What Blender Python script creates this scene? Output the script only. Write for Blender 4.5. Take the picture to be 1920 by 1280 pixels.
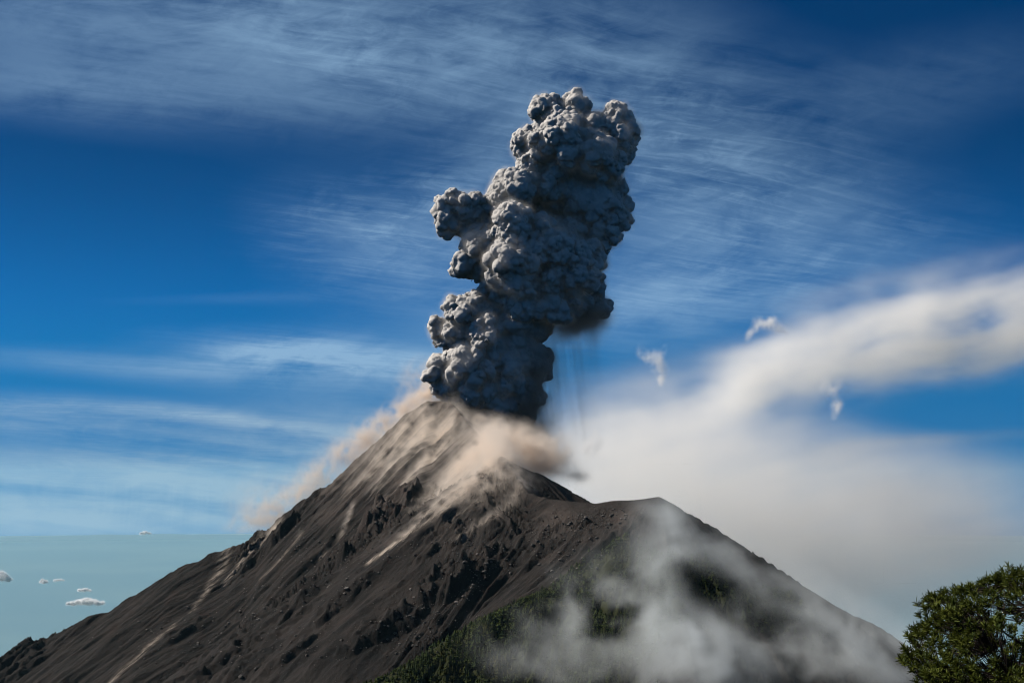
import bpy, math, random
import numpy as np
from mathutils import Vector, Matrix

# ------------------------------------------------------------------ scene, camera, light
sc = bpy.context.scene
for o in list(bpy.data.objects):
    bpy.data.objects.remove(o)

F, CX, CY, EYE = 2667.0, 960.0, 640.0, 905.0        # photo focal length and eye level (pixels of the 1920 wide photo)
TH = math.atan((EYE - CY) / F)                      # camera pitch
cam_d = bpy.data.cameras.new('camera')
cam = bpy.data.objects.new('camera', cam_d)
sc.collection.objects.link(cam)
sc.camera = cam
cam_d.sensor_width = 36.0
cam_d.lens = 36.0 * F / 1920.0
cam_d.clip_start = 0.5
cam_d.clip_end = 400000.0
cam.location = (0, 0, 0)
cam.rotation_euler = (math.pi / 2 + TH, 0, 0)

sc.view_settings.view_transform = 'Standard'
sc.view_settings.look = 'None'
sc.view_settings.exposure = 0.3
sc.view_settings.gamma = 1.0
sc.view_settings.use_curve_mapping = False
sc.render.engine = 'CYCLES'
cy = sc.cycles
cy.use_denoising = True
cy.filter_width = 1.15
cy.max_bounces = 11
cy.diffuse_bounces = 0
cy.glossy_bounces = 1
cy.transmission_bounces = 2
cy.volume_bounces = 10
cy.transparent_max_bounces = 12
cy.use_adaptive_sampling = True
cy.adaptive_threshold = 0.02
cy.volume_step_rate = 1.5
cy.volume_max_steps = 512

SUN_EL = math.radians(40)
SUN_AZ = math.radians(-78)                          # clockwise from +Y, so the sun stands to the left and a little beyond
SUN_DIR = Vector((math.sin(SUN_AZ) * math.cos(SUN_EL), math.cos(SUN_AZ) * math.cos(SUN_EL), math.sin(SUN_EL)))
sun_d = bpy.data.lights.new('sun', 'SUN')
sun_d.energy = 5.0
sun_d.angle = math.radians(0.5)
sun_d.color = (1.0, 0.93, 0.84)
sun = bpy.data.objects.new('sun', sun_d)
sc.collection.objects.link(sun)
sun.rotation_euler = SUN_DIR.to_track_quat('Z', 'Y').to_euler()


def ray(px, py):
    c, s = math.cos(TH), math.sin(TH)
    a, b = px - CX, CY - py
    return np.array([a, F * c - b * s, F * s + b * c])


def P(px, py, Y):
    """point on the ray of a photo pixel at distance Y"""
    d = ray(px, py)
    return d * (Y / d[1])


def proj(x, y, z):
    c, s = math.cos(TH), math.sin(TH)
    f = y * c + z * s
    u = -y * s + z * c
    return CX + F * x / f, CY - F * u / f


# ------------------------------------------------------------------ node helper
class G:
    """tiny expression layer over a node tree"""
    def __init__(self, nt):
        self.nt = nt

    def node(self, t, **kw):
        n = self.nt.nodes.new(t)
        for k, v in kw.items():
            setattr(n, k, v)
        return n

    def put(self, sock, v):
        if isinstance(v, bpy.types.NodeSocket):
            self.nt.links.new(v, sock)
        elif v is not None:
            sock.default_value = v

    def m(self, op, a, b=None, c=None, clamp=False):
        n = self.node('ShaderNodeMath', operation=op, use_clamp=clamp)
        for i, v in enumerate((a, b, c)):
            if v is not None:
                self.put(n.inputs[i], v)
        return n.outputs[0]

    def add(self, *a):
        r = a[0]
        for b in a[1:]:
            r = self.m('ADD', r, b)
        return r

    def mul(self, *a):
        r = a[0]
        for b in a[1:]:
            r = self.m('MULTIPLY', r, b)
        return r

    def vm(self, op, a, b=None):
        n = self.node('ShaderNodeVectorMath', operation=op)
        self.put(n.inputs[0], a)
        if b is not None:
            self.put(n.inputs[1], b)
        return n.outputs[0]

    def xyz(self, v):
        n = self.node('ShaderNodeSeparateXYZ')
        self.put(n.inputs[0], v)
        return n.outputs

    def vec(self, x, y, z=0.0):
        n = self.node('ShaderNodeCombineXYZ')
        for i, v in enumerate((x, y, z)):
            self.put(n.inputs[i], v)
        return n.outputs[0]

    def noise(self, v, scale=1.0, detail=4.0, rough=0.5, dist=0.0, col=False):
        n = self.node('ShaderNodeTexNoise')
        self.put(n.inputs['Vector'], v)
        n.inputs['Scale'].default_value = scale
        n.inputs['Detail'].default_value = detail
        n.inputs['Roughness'].default_value = rough
        n.inputs['Distortion'].default_value = dist
        return n.outputs['Color' if col else 'Fac']

    def ramp(self, v, a, b, lo=0.0, hi=1.0, smooth=True):
        n = self.node('ShaderNodeMapRange', interpolation_type='SMOOTHSTEP' if smooth else 'LINEAR')
        for i, x in enumerate((v, a, b, lo, hi)):
            self.put(n.inputs[i], x)
        return n.outputs[0]

    def mix(self, f, a, b, blend='MIX'):
        n = self.node('ShaderNodeMix', data_type='RGBA', blend_type=blend)
        self.put(n.inputs[0], f)
        for i, v in ((6, a), (7, b)):
            if isinstance(v, tuple):
                v = (*v, 1.0) if len(v) == 3 else v
            self.put(n.inputs[i], v)
        return n.outputs[2]

    def attr(self, name, out='Fac'):
        n = self.node('ShaderNodeAttribute', attribute_name=name)
        return n.outputs[out]


# ------------------------------------------------------------------ world: deep blue sky with high cirrus
world = bpy.data.worlds.new('World')
sc.world = world
world.use_nodes = True
wt = world.node_tree
wt.nodes.clear()
g = G(wt)
out = g.node('ShaderNodeOutputWorld')
bg = g.node('ShaderNodeBackground')
bg.inputs[1].default_value = 0.081
wt.links.new(bg.outputs[0], out.inputs[0])
sky = g.node('ShaderNodeTexSky', sky_type='NISHITA', sun_disc=False, sun_elevation=SUN_EL, sun_rotation=SUN_AZ,
             altitude=3600.0, air_density=1.0, dust_density=0.3, ozone_density=3.0)
D = g.node('ShaderNodeTexCoord').outputs['Generated']
dx, dy, dz = g.xyz(D)
az = g.m('ARCTAN2', dx, dy)
el = g.m('ARCSINE', dz)


def azel(px, py):
    d = ray(px, py)
    d = d / np.linalg.norm(d)
    return math.atan2(d[0], d[1]), math.asin(d[2])


def blob(px, py, sx, sy, rot=0.0):
    """soft patch of the sky round a direction; half sizes in photo pixels, rot in degrees clockwise"""
    a0, e0 = azel(px, py)
    c, s = math.cos(math.radians(rot)), math.sin(math.radians(rot))
    u = g.m('SUBTRACT', az, a0)
    v = g.m('SUBTRACT', e0, el)
    p = g.m('MULTIPLY', g.add(g.mul(u, c), g.mul(v, s)), F / sx)
    q = g.m('MULTIPLY', g.add(g.mul(u, -s), g.mul(v, c)), F / sy)
    r2 = g.add(g.mul(p, p), g.mul(q, q))
    return g.m('POWER', 2.718, g.mul(r2, -1.0))


# planar coordinates of a high cloud sheet, streaks running towards azimuth +65 degrees
hz = g.add(g.m('MAXIMUM', dz, 0.0), 0.10)
cxp, cyp = g.m('DIVIDE', dx, hz), g.m('DIVIDE', dy, hz)
A = math.radians(63)
along = g.add(g.mul(cxp, math.sin(A)), g.mul(cyp, math.cos(A)))
across = g.add(g.mul(cxp, math.cos(A)), g.mul(cyp, -math.sin(A)))
warp = g.noise(g.vec(cxp, cyp, 3.0), 0.6, 3.0, 0.5)
across_w = g.add(across, g.mul(g.m('SUBTRACT', warp, 0.5), 0.45))
fine = g.noise(g.vec(g.mul(along, 1.1), g.mul(across_w, 9.0), 0.0), 1.0, 7.0, 0.62, 0.3)
fine2 = g.noise(g.vec(g.mul(along, 3.4), g.mul(across_w, 24.0), 5.0), 1.0, 6.0, 0.66, 0.9)
broad = g.noise(g.vec(g.mul(along, 0.7), g.mul(across_w, 2.0), 9.0), 1.0, 5.0, 0.55, 0.5)
puffy = g.noise(g.vec(g.mul(az, 1.0), g.mul(el, 2.4), 2.0), 9.0, 7.0, 0.6, 0.6)
lowst = g.noise(g.vec(g.mul(az, 3.0), g.mul(g.add(el, g.mul(az, 0.10)), 38.0), 4.0), 1.0, 6.0, 0.6, 0.5)

veil = None
for w, args in [
    (0.42, (150, 30, 560, 140, 4)), (0.40, (640, 70, 380, 120, 12)), (0.26, (150, 175, 380, 50, 0)), (0.30, (1000, 60, 380, 150, 15)),
    (0.26, (1250, 230, 300, 170, 25)), (0.34, (1400, 430, 380, 150, 12)), (0.16, (1750, 150, 260, 90, -8)),
    (0.50, (740, 450, 200, 90, 8)), (0.36, (880, 340, 130, 60, -25)), (0.42, (1280, 560, 280, 70, -5)), (0.28, (980, 600, 330, 110, 0)),
    (0.95, (690, 680, 260, 34, 5)), (0.75, (500, 665, 130, 24, -8)), (0.45, (300, 690, 330, 24, 3)), (0.62, (80, 765, 240, 22, 3)), (0.55, (80, 800, 260, 16, 4)), (0.5, (430, 785, 190, 14, 7)),
    (0.80, (200, 905, 700, 70, 0)), (0.70, (700, 850, 330, 110, 0)), (0.75, (250, 970, 600, 50, 0)), (0.09, (420, 560, 330, 12, -3)), 
]:
    b = g.mul(blob(*args), w)
    veil = b if veil is None else g.add(veil, b)
else_base = g.mul(g.ramp(g.m('ABSOLUTE', az), 0.4, 0.7), 0.15)     # beyond the frame the same kind of sky goes on
veil = g.add(veil, else_base)
crisp = g.noise(g.vec(g.add(g.mul(az, 1.0), g.mul(el, -.35)), g.mul(el, 2.6), 6.0), 26.0, 8.0, 0.66, 1.2)
tex = g.add(g.mul(crisp, 0.34), -0.10, g.mul(fine, 0.28), g.mul(fine2, 0.20), g.mul(broad, 0.42), g.mul(puffy, 0.72))       # about 0.8 on average
lowmix = g.ramp(el, 0.02, 0.10)
tex2 = g.add(g.mul(crisp, 0.25), -0.10, g.mul(lowst, 1.1), g.mul(puffy, 0.35), g.mul(fine2, 0.2))
txm = g.node('ShaderNodeMix', data_type='FLOAT')
g.put(txm.inputs[0], lowmix); g.put(txm.inputs[2], tex2); g.put(txm.inputs[3], tex)
texf = txm.outputs[0]
alpha = g.mul(g.m('MAXIMUM', g.m('SUBTRACT', veil, 0.04), 0.0), g.ramp(texf, 0.50, 1.12))
hair = g.ramp(g.add(g.mul(fine2, 0.6), g.mul(crisp, 0.4)), 0.46, 0.68)
hb_ = None
for w, args in [(0.55, (690, 440, 170, 80, 5)), (0.40, (840, 350, 120, 45, -25)), (0.34, (1380, 400, 360, 140, 15)), (0.30, (1200, 230, 260, 120, 25)), (0.6, (480, 790, 200, 14, 7)), (0.7, (690, 675, 260, 28, 5)),
                (0.30, (640, 90, 300, 90, 12)), (0.5, (110, 765, 220, 16, 3)), (0.35, (400, 880, 500, 50, 3)), (0.3, (1250, 540, 260, 50, -4))]:
    b = g.mul(blob(*args), w)
    hb_ = b if hb_ is None else g.add(hb_, b)
alpha = g.add(alpha, g.mul(hb_, hair, 0.40))
alpha = g.m('MINIMUM', alpha, 0.82)

# the clear part: the physical sky graded to the deep, polarised-looking blue of the photograph
sx_, sy_, sz_ = g.xyz(D)
g.put(sky.inputs[0], g.vec(sx_, sy_, g.m('MAXIMUM', sz_, 0.085)))
rgb = g.node('ShaderNodeSeparateColor')
g.put(rgb.inputs[0], sky.outputs[0])
r_, g_, b_c = rgb.outputs
sgain = g.mul(g.ramp(el, 0.09, 0.25, 0.80, 0.45), g.ramp(el, 0.36, 1.1, 1.0, 0.5))
cmb = g.node('ShaderNodeCombineColor')
g.put(cmb.inputs[0], g.mul(r_, 0.0))
g.put(cmb.inputs[1], g.mul(g.m('SUBTRACT', g_, g.mul(r_, 0.94)), sgain))
g.put(cmb.inputs[2], g.mul(g.m('SUBTRACT', b_c, g.mul(r_, 0.95)), sgain, 1.27))
cloud_col = (3.0, 4.9, 7.0, 1.0)
full = g.mix(alpha, cmb.outputs[0], g.mix(lowmix, (3.5, 4.8, 6.0), cloud_col))
g.put(bg.inputs[0], full)


# ------------------------------------------------------------------ numpy noise
_L = np.random.default_rng(11).random((256, 256)).astype(np.float32)


def vnoise(x, y, seed=0):
    x = x + seed * 17.37
    y = y + seed * 9.71
    xi, yi = np.floor(x), np.floor(y)
    fx, fy = x - xi, y - yi
    fx = fx * fx * fx * (fx * (fx * 6 - 15) + 10)
    fy = fy * fy * fy * (fy * (fy * 6 - 15) + 10)
    i, j = xi.astype(np.int64) & 255, yi.astype(np.int64) & 255
    i1, j1 = (i + 1) & 255, (j + 1) & 255
    return (_L[i, j] * (1 - fx) + _L[i1, j] * fx) * (1 - fy) + (_L[i, j1] * (1 - fx) + _L[i1, j1] * fx) * fy


def fbm(x, y, o=4, seed=0, gain=.5):
    a, t, n = 1.0, 0.0, 0.0
    for k in range(o):
        t = t + a * vnoise(x * 2 ** k, y * 2 ** k, seed + k * 3)
        n += a
        a *= gain
    return t / n * 2 - 1


def ridged(x, y, o=4, seed=0):
    a, t, n = 1.0, 0.0, 0.0
    for k in range(o):
        v = 1 - np.abs(vnoise(x * 2 ** k, y * 2 ** k, seed + k * 3) * 2 - 1)
        t = t + a * v * v
        n += a
        a *= .5
    return t / n


def sstep(a, b, x):
    t = np.clip((x - a) / (b - a), 0, 1)
    return t * t * (3 - 2 * t)


# ------------------------------------------------------------------ the volcano: cone, summit crest, mesa edge and forested spur
RIDGES = [
    ([(945, 862, 2500), (1000, 885, 2505), (1060, 920, 2510), (1115, 950, 2510), (1300, 1055, 2510)], .72, 16),
    ([(1050, 943, 2330), (1115, 950, 2270), (1150, 945, 2240), (1235, 942, 2180)], .72, 10),
    ([(1235, 942, 2180), (1205, 990, 2140), (1150, 1048, 2100), (1000, 1121, 2030), (850, 1198, 1960), (715, 1276, 1900), (560, 1374, 1830)], .72, 20),
    ([(1235, 942, 2180), (1290, 973, 2170), (1400, 1035, 2160), (1600, 1155, 2130), (1900, 1335, 2080)], .70, 12),
]
SKYL = [(-200, 1354), (0, 1244), (130, 1173), (270, 1101), (345, 1058), (400, 1041), (450, 1024), (505, 993), (525, 970),
        (580, 921), (640, 875), (700, 825), (760, 780), (800, 754), (822, 751)]
CREST = [(822, 751, 2955), (846, 758, 2930), (872, 790, 2840), (905, 828, 2700), (925, 850, 2590), (945, 863, 2500), (965, 893, 2430),
         (988, 926, 2375), (1050, 944, 2330), (1115, 951, 2270), (1150, 946, 2240), (1235, 943, 2180)]
YF, GT, GX = 2955.0, .5, .74
RW = [(np.array([P(*p) for p in r]), s, w) for r, s, w in RIDGES]
SW = np.array([P(a, b, YF) for a, b in SKYL])
CW = np.array([P(*c) for c in CREST])[::-1]
FD = np.array([-.83, -.56])


def sext(x):
    return np.interp(x, SW[:, 0], SW[:, 2]) - np.maximum(0, SW[0, 0] - x) * .45 + np.maximum(0, x - SW[-1, 0]) * GX


_cc = CW[:, 2] - (sext(CW[:, 0]) - GT * (YF - CW[:, 1]))


def face(x, y):
    xc, cc = np.interp(y, CW[:, 1], CW[:, 0]), np.interp(y, CW[:, 1], _cc)
    dl, dr = np.maximum(0, xc - x), np.maximum(0, x - xc)
    z = sext(np.minimum(x, xc)) + cc * np.exp(-(dl / 420) ** 2)
    t = YF - y
    f = np.where(t > 0, GT, .85) * (np.sqrt(t * t + 64) - 8)
    p = x * FD[1] - y * FD[0]
    return z - f - .9 * dr, p * FD[1], -p * FD[0], np.minimum(np.hypot(dl, 0) + 20, 2000)


def base(x, y):
    """height, fall-line coordinates and distance from the crest"""
    hs_ = []
    for pts, s, w in RW:
        best = None
        for a, b in zip(pts[:-1], pts[1:]):
            d = b - a
            t = np.clip(((x - a[0]) * d[0] + (y - a[1]) * d[1]) / (d[0] ** 2 + d[1] ** 2), 0, 1)
            nx, ny = a[0] + t * d[0], a[1] + t * d[1]
            ex, ey = x - nx, y - ny
            r = np.hypot(ex, ey)
            h = a[2] + t * d[2] - s * 4000 * np.log1p((np.sqrt(r * r + w * w) - w) / 4000)
            cur = (h, nx, ny, r, ex, ey)
            if best is None:
                best = cur
            else:
                m = h > best[0]
                best = tuple(np.where(m, c, b_) for c, b_ in zip(cur, best))
        bh, bx, by, br, ex, ey = best
        rs = np.maximum(br, 1e-3)
        hs_.append((bh, bx + 140 * ex / rs, by + 140 * ey / rs, br))
    hs_.append(face(x, y))
    k = 6.0
    M = hs_[0][0]
    for h in hs_[1:]:
        M = np.maximum(M, h[0])
    W = QX = QY = RR = 0
    for h, qx, qy, r in hs_:
        e = np.exp((h - M) / k)
        W, QX, QY, RR = W + e, QX + e * qx, QY + e * qy, RR + e * r
    return M + k * np.log(W), QX / W, QY / W, RR / W


def hillside_h(x, y):
    """the neighbouring mountain's slope the photographer stands on"""
    return -1.7 - .40 * y - .00004 * x * x


_OUT = []


def ground(x, y):
    h, qx, qy, r = base(x, y)
    amp = sstep(10, 160, r)
    rough_zone = sstep(-.15, .35, fbm(x / 260, y / 260, 3, 5)) * sstep(30, 220, r)
    gul = (ridged(qx / 120 + r / 1500, qy / 120, 3, 1) - .5) * 26 * amp
    gul += (ridged(qx / 42 + r / 500, qy / 42 + r / 700, 3, 2) - .5) * 19 * sstep(5, 90, r)
    gul += (ridged(qx / 15 + r / 160, qy / 15 - r / 200, 3, 3) - .5) * 6.0 * sstep(2, 50, r)
    low = sstep(80, 330, r)
    rk = .34 + rough_zone * (.5 + .9 * low)
    ro = fbm(x / 70, y / 70, 5, 4) * 8 * amp * (.3 + rough_zone) + fbm(x / 18, y / 18, 4, 6, .62) * 6.5 * rk * sstep(0, 40, r)
    cr = ridged(qx / 30 + x / 160, qy / 30 + y / 160, 4, 15)
    ro = ro + sstep(.55, .85, cr) * 7.0 * rk * amp
    h2 = h + gul + ro
    for cx_, cy_, ca, sa, ra, rb, hh, sd in _OUT:
        u = ((x - cx_) * ca + (y - cy_) * sa) / ra
        v = (-(x - cx_) * sa + (y - cy_) * ca) / rb
        d = np.sqrt(u * u + v * v) + .55 * fbm(x / 26, y / 26, 5, sd, .6)
        m = d < 1.6
        if np.any(m):
            top = 1 - sstep(.55, 1.0, d)
            h2 = h2 + hh * top * (.45 + 1.0 * ridged(x / 20, y / 20, 4, sd + 7))
    h2 = np.maximum(h2, hillside_h(x, y))
    return h2, qx, qy, r, rough_zone


def hit(px, py, f=lambda x, y: base(x, y)[0]):
    d = ray(px, py)
    Y = np.arange(1500, 3100, 2.0)
    x, z = d[0] / d[1] * Y, d[2] / d[1] * Y
    below = f(x, Y) > z
    i = int(np.argmax(below)) if below.any() else len(Y) - 1
    return x[i], Y[i], z[i]


# rock outcrops: pixel, half sizes in m (along and across the fall line), height
for i, (px, py, ra, rb, hh) in enumerate([
    (715, 985, 95, 48, 26), (690, 1000, 50, 40, 16), (525, 1000, 45, 26, 22), (838, 1100, 60, 36, 26), (905, 1062, 48, 34, 16), (800, 1035, 26, 14, 8),
    (640, 1130, 60, 18, 10), (560, 1215, 60, 20, 12), (700, 1190, 60, 26, 16), (760, 1160, 44, 26, 14), (480, 1120, 44, 14, 8), (340, 1190, 46, 16, 8),
    (1090, 990, 26, 16, 9), (1020, 1000, 22, 16, 7), (850, 1015, 20, 12, 7), (610, 1060, 40, 16, 10), (960, 1040, 26, 18, 8),
]):
    x, y, z = hit(px, py)
    _OUT.append((x, y, -FD[0], -FD[1], ra, rb, hh, 20 + i * 5))


def link(o):
    sc.collection.objects.link(o)
    return o


def mesh_np(name, verts, faces, mat=None, smooth=True, nside=4):
    me = bpy.data.meshes.new(name)
    verts = np.ascontiguousarray(verts, dtype=np.float32)
    faces = np.ascontiguousarray(faces, dtype=np.int32)
    me.vertices.add(len(verts))
    me.vertices.foreach_set('co', verts.ravel())
    n = len(faces)
    me.loops.add(n * nside)
    me.loops.foreach_set('vertex_index', faces.ravel())
    me.polygons.add(n)
    me.polygons.foreach_set('loop_start', np.arange(0, n * nside, nside, dtype=np.int32))
    me.polygons.foreach_set('use_smooth', np.full(n, smooth))
    me.update(calc_edges=True)
    if mat:
        me.materials.append(mat)
    return me


def grid_faces(nx, ny):
    i, j = np.meshgrid(np.arange(nx - 1), np.arange(ny - 1), indexing='ij')
    a = (i * ny + j).ravel()
    return np.stack([a, a + ny, a + ny + 1, a + 1], 1)


def tag(o, label, cat=None, group=None, kind=None):
    o['label'] = label
    if cat:
        o['category'] = cat
    if group:
        o['group'] = group
    if kind:
        o['kind'] = kind
    return o


def float_attr(me, name, data):
    a = me.attributes.new(name, 'FLOAT', 'POINT')
    a.data.foreach_set('value', np.ascontiguousarray(data, dtype=np.float32).ravel())


def vec_attr(me, name, data):
    a = me.attributes.new(name, 'FLOAT_VECTOR', 'POINT')
    a.data.foreach_set('vector', np.ascontiguousarray(data, dtype=np.float32).ravel())


def new_mat(name):
    m = bpy.data.materials.new(name)
    m.use_nodes = True
    m.node_tree.nodes.clear()
    q = G(m.node_tree)
    o = q.node('ShaderNodeOutputMaterial')
    return m, q, o


def path_dist(x, y, pts):
    """distance to and position 0..1 along a plan polyline, with interpolated width"""
    best = np.full(x.shape, 1e9)
    bt = np.zeros(x.shape)
    bw = np.ones(x.shape)
    n = len(pts) - 1
    for k in range(n):
        ax, ay, aw = pts[k]
        bx, by, bw_ = pts[k + 1]
        dx_, dy_ = bx - ax, by - ay
        t = np.clip(((x - ax) * dx_ + (y - ay) * dy_) / (dx_ * dx_ + dy_ * dy_ + 1e-6), 0, 1)
        d = np.hypot(x - ax - t * dx_, y - ay - t * dy_)
        m = d < best
        best = np.where(m, d, best)
        bt = np.where(m, (k + t) / n, bt)
        bw = np.where(m, aw + t * (bw_ - aw), bw)
    return best, bt, bw


# dust avalanches: (pixel x, pixel y, half width m) down the slope, and strength
STREAMS = [
    ([(955, 862, 34), (925, 885, 36), (880, 920, 30), (830, 958, 20), (780, 995, 12), (735, 1028, 7), (690, 1055, 4)], 1.0),
    ([(890, 865, 40), (850, 900, 34), (815, 935, 24), (775, 965, 12)], .8),
    ([(845, 790, 14), (825, 830, 20), (800, 868, 18), (770, 900, 12), (745, 930, 8), (705, 958, 4)], .95),
    ([(770, 800, 24), (735, 845, 24), (700, 885, 20), (660, 920, 16)], .38),
    ([(800, 770, 18), (790, 830, 24), (745, 880, 20), (705, 920, 14)], .42),
    ([(520, 985, 10), (490, 1015, 10), (455, 1050, 7), (420, 1085, 4)], .75),
    ([(450, 1022, 9), (415, 1065, 9), (375, 1115, 6), (335, 1160, 4)], .65),
    ([(340, 1165, 4), (300, 1200, 5), (255, 1240, 6), (205, 1282, 6)], .85),
    ([(560, 1010, 7), (530, 1050, 6), (490, 1090, 4)], .35),
    ([(1000, 905, 14), (960, 940, 12), (910, 980, 8), (860, 1015, 5)], .40),
    ([(660, 955, 4), (648, 990, 3), (630, 1015, 5), (600, 1040, 3)], .55),
]
STREAMS_W = []
for pts, w in STREAMS:
    STREAMS_W.append(([(*hit(px, py)[:2], wd) for px, py, wd in pts], w))


def axis(core0, core1, step, lo, hi, grow=1.09):
    c = list(np.arange(core0, core1 + step * .5, step))
    s, v = step, core1
    while v < hi:
        s *= grow
        v += s
        c.append(v)
    s, v, pre = step, core0, []
    while v > lo:
        s *= grow
        v -= s
        pre.append(v)
    return np.array(pre[::-1] + c)


# materials of the volcano ------------------------------------------------------
vm, g2, vo = new_mat('volcanic_slope')
bs = g2.node('ShaderNodeBsdfPrincipled')
bs.inputs['Roughness'].default_value = .95
bs.inputs['Specular IOR Level'].default_value = .15
pos = g2.node('ShaderNodeNewGeometry').outputs['Position']
flow = g2.attr('flow', 'Vector')
dist = g2.attr('crest_distance')
fx, fy, fz = g2.xyz(flow)
fv = g2.vec(fx, fy, g2.mul(dist, 0.12))
streak = g2.noise(fv, 1 / 9.0, 6.0, .62)
streak2 = g2.noise(fv, 1 / 40.0, 4.0, .55)
patch = g2.noise(pos, 1 / 90.0, 5.0, .6)
grain = g2.noise(pos, 1 / 5.0, 5.0, .7)
c1 = g2.mix(g2.ramp(streak, .36, .64), (.016, .014, .0135), (.066, .055, .049))
c2 = g2.mix(g2.ramp(patch, .42, .72), c1, (.075, .060, .052))
c2 = g2.mix(g2.mul(g2.ramp(streak2, .5, .8), .5), c2, (.032, .030, .031))
c3 = g2.mix(g2.ramp(grain, .58, .74), c2, (.11, .095, .086))
c3 = g2.mix(g2.mul(g2.ramp(g2.noise(pos, 1 / 60.0, 3.0, .5), .62, .75), .5), c3, (.070, .040, .032))
dustm = g2.attr('dust_deposit')
dn = g2.mul(dustm, g2.ramp(g2.noise(fv, 1 / 4.0, 5.0, .65), .36, .62), g2.ramp(g2.noise(pos, 1 / 14.0, 4.0, .65), .30, .62, .25, 1.0))
c4 = g2.mix(g2.m('MINIMUM', dn, 1.0), c3, (.30, .25, .205))
veg = g2.attr('vegetation')
vegn = g2.ramp(g2.add(veg, g2.mul(g2.m('SUBTRACT', g2.noise(pos, 1 / 25.0, 5.0, .65), .5), 1.1)), .35, .6)
vcol = g2.mix(g2.noise(pos, 1 / 18.0, 4.0, .6), (.010, .016, .005), (.034, .036, .010))
lowz = g2.ramp(g2.add(g2.xyz(pos)[2], g2.mul(g2.m('SUBTRACT', patch, .5), 160.0)), -150.0, 40.0, .33, .92)
c3 = g2.mix(1.0, c3, g2.vec(lowz, lowz, lowz), 'MULTIPLY')          # older, darker lava below; ash-dusted slopes above
c4 = g2.mix(g2.m('MINIMUM', dn, 1.0), c3, (.46, .39, .325))
c5 = g2.mix(vegn, c4, vcol)
g2.put(bs.inputs['Base Color'], c5)
bh = g2.add(g2.mul(grain, 1.0), g2.mul(streak, 1.2))
bump = g2.node('ShaderNodeBump')
bump.inputs['Strength'].default_value = .9
bump.inputs['Distance'].default_value = 3.2
g2.put(bump.inputs['Height'], bh)
g2.put(bs.inputs['Normal'], bump.outputs[0])
g2.put(vo.inputs['Surface'], bs.outputs[0])

STEP = 2.7
xs = axis(-1150, 900, STEP, -13000, 13000, 1.10)
ys = axis(1640, 3010, STEP, 1200, 16000, 1.12)
X, Y = np.meshgrid(xs, ys, indexing='ij')
H, QX, QY, RR, RZ = ground(X, Y)
H = np.maximum(H, -3640.0)
vme = mesh_np('volcano', np.stack([X, Y, H], -1).reshape(-1, 3), grid_faces(len(xs), len(ys)), vm)
vec_attr(vme, 'flow', np.stack([QX, QY, np.zeros_like(QX)], -1).reshape(-1, 3))
float_attr(vme, 'crest_distance', RR)
dep = np.zeros_like(H)
for pts, w in STREAMS_W:
    d, t, wd = path_dist(X, Y, pts)
    dep = np.maximum(dep, w * np.exp(-(d / (wd * 1.1)) ** 2))
upm = sstep(-20, 70, H) * sstep(15, -30, X - np.interp(Y, CW[:, 1], CW[:, 0])) * sstep(2420, 2520, Y)
dep = np.maximum(dep, .55 * upm * sstep(-.25, .35, fbm(QX / 26, QY / 26, 4, 44)))
float_attr(vme, 'dust_deposit', dep)
# vegetation: the spur and the slope right of it, not the mesa top
SP = RW[2][0]
d_sp, t_sp, _ = path_dist(X, Y, [(a[0], a[1], 1) for a in SP])
xc_sp = np.interp(Y, SP[::-1, 1], SP[::-1, 0])
right = sstep(-25, 15, X - xc_sp)
zrel = H - (-60)
VEG = right * sstep(0, -80, zrel) * sstep(520, 300, X - xc_sp) * sstep(2260, 2180, Y)
VEG = VEG + .5 * sstep(60, 10, d_sp) * sstep(.15, .3, t_sp)
d_g, _, _ = path_dist(X, Y, [(a[0], a[1], 1) for a in RW[3][0]])
VEG = np.clip(VEG * sstep(50, 130, d_g), 0, 1)
float_attr(vme, 'vegetation', VEG)
vol_o = link(bpy.data.objects.new('volcano', vme))
tag(vol_o, 'dark grey volcanic cone with dust-streaked slopes and a flat-topped shoulder', kind='structure')

# slope under the photographer
hm, q, o_ = new_mat('hillside_soil')
b_ = q.node('ShaderNodeBsdfPrincipled')
b_.inputs['Roughness'].default_value = .95
p_ = q.node('ShaderNodeNewGeometry').outputs['Position']
q.put(b_.inputs['Base Color'], q.mix(q.ramp(q.noise(p_, .3, 6, .6), .35, .65), (.05, .042, .034), (.06, .065, .025)))
q.put(o_.inputs['Surface'], b_.outputs[0])
hx, hy = axis(-120, 120, 8, -13000, 13000, 1.15), axis(-40, 160, 8, -2500, 1180, 1.12)
hy = hy[hy <= 1180]
hy = np.append(hy, ys[0] + 6)
HX, HY = np.meshgrid(hx, hy, indexing='ij')
HZ = np.maximum(hillside_h(HX, HY), -3640) + fbm(HX / 30, HY / 30, 4, 8) * .8 * sstep(8, 40, np.hypot(HX, HY))
hil = link(bpy.data.objects.new('hillside', mesh_np('hillside', np.stack([HX, HY, HZ], -1).reshape(-1, 3), grid_faces(len(hx), len(hy)), hm)))
tag(hil, 'dark soil slope falling away below the pine tree', kind='structure')

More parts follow.
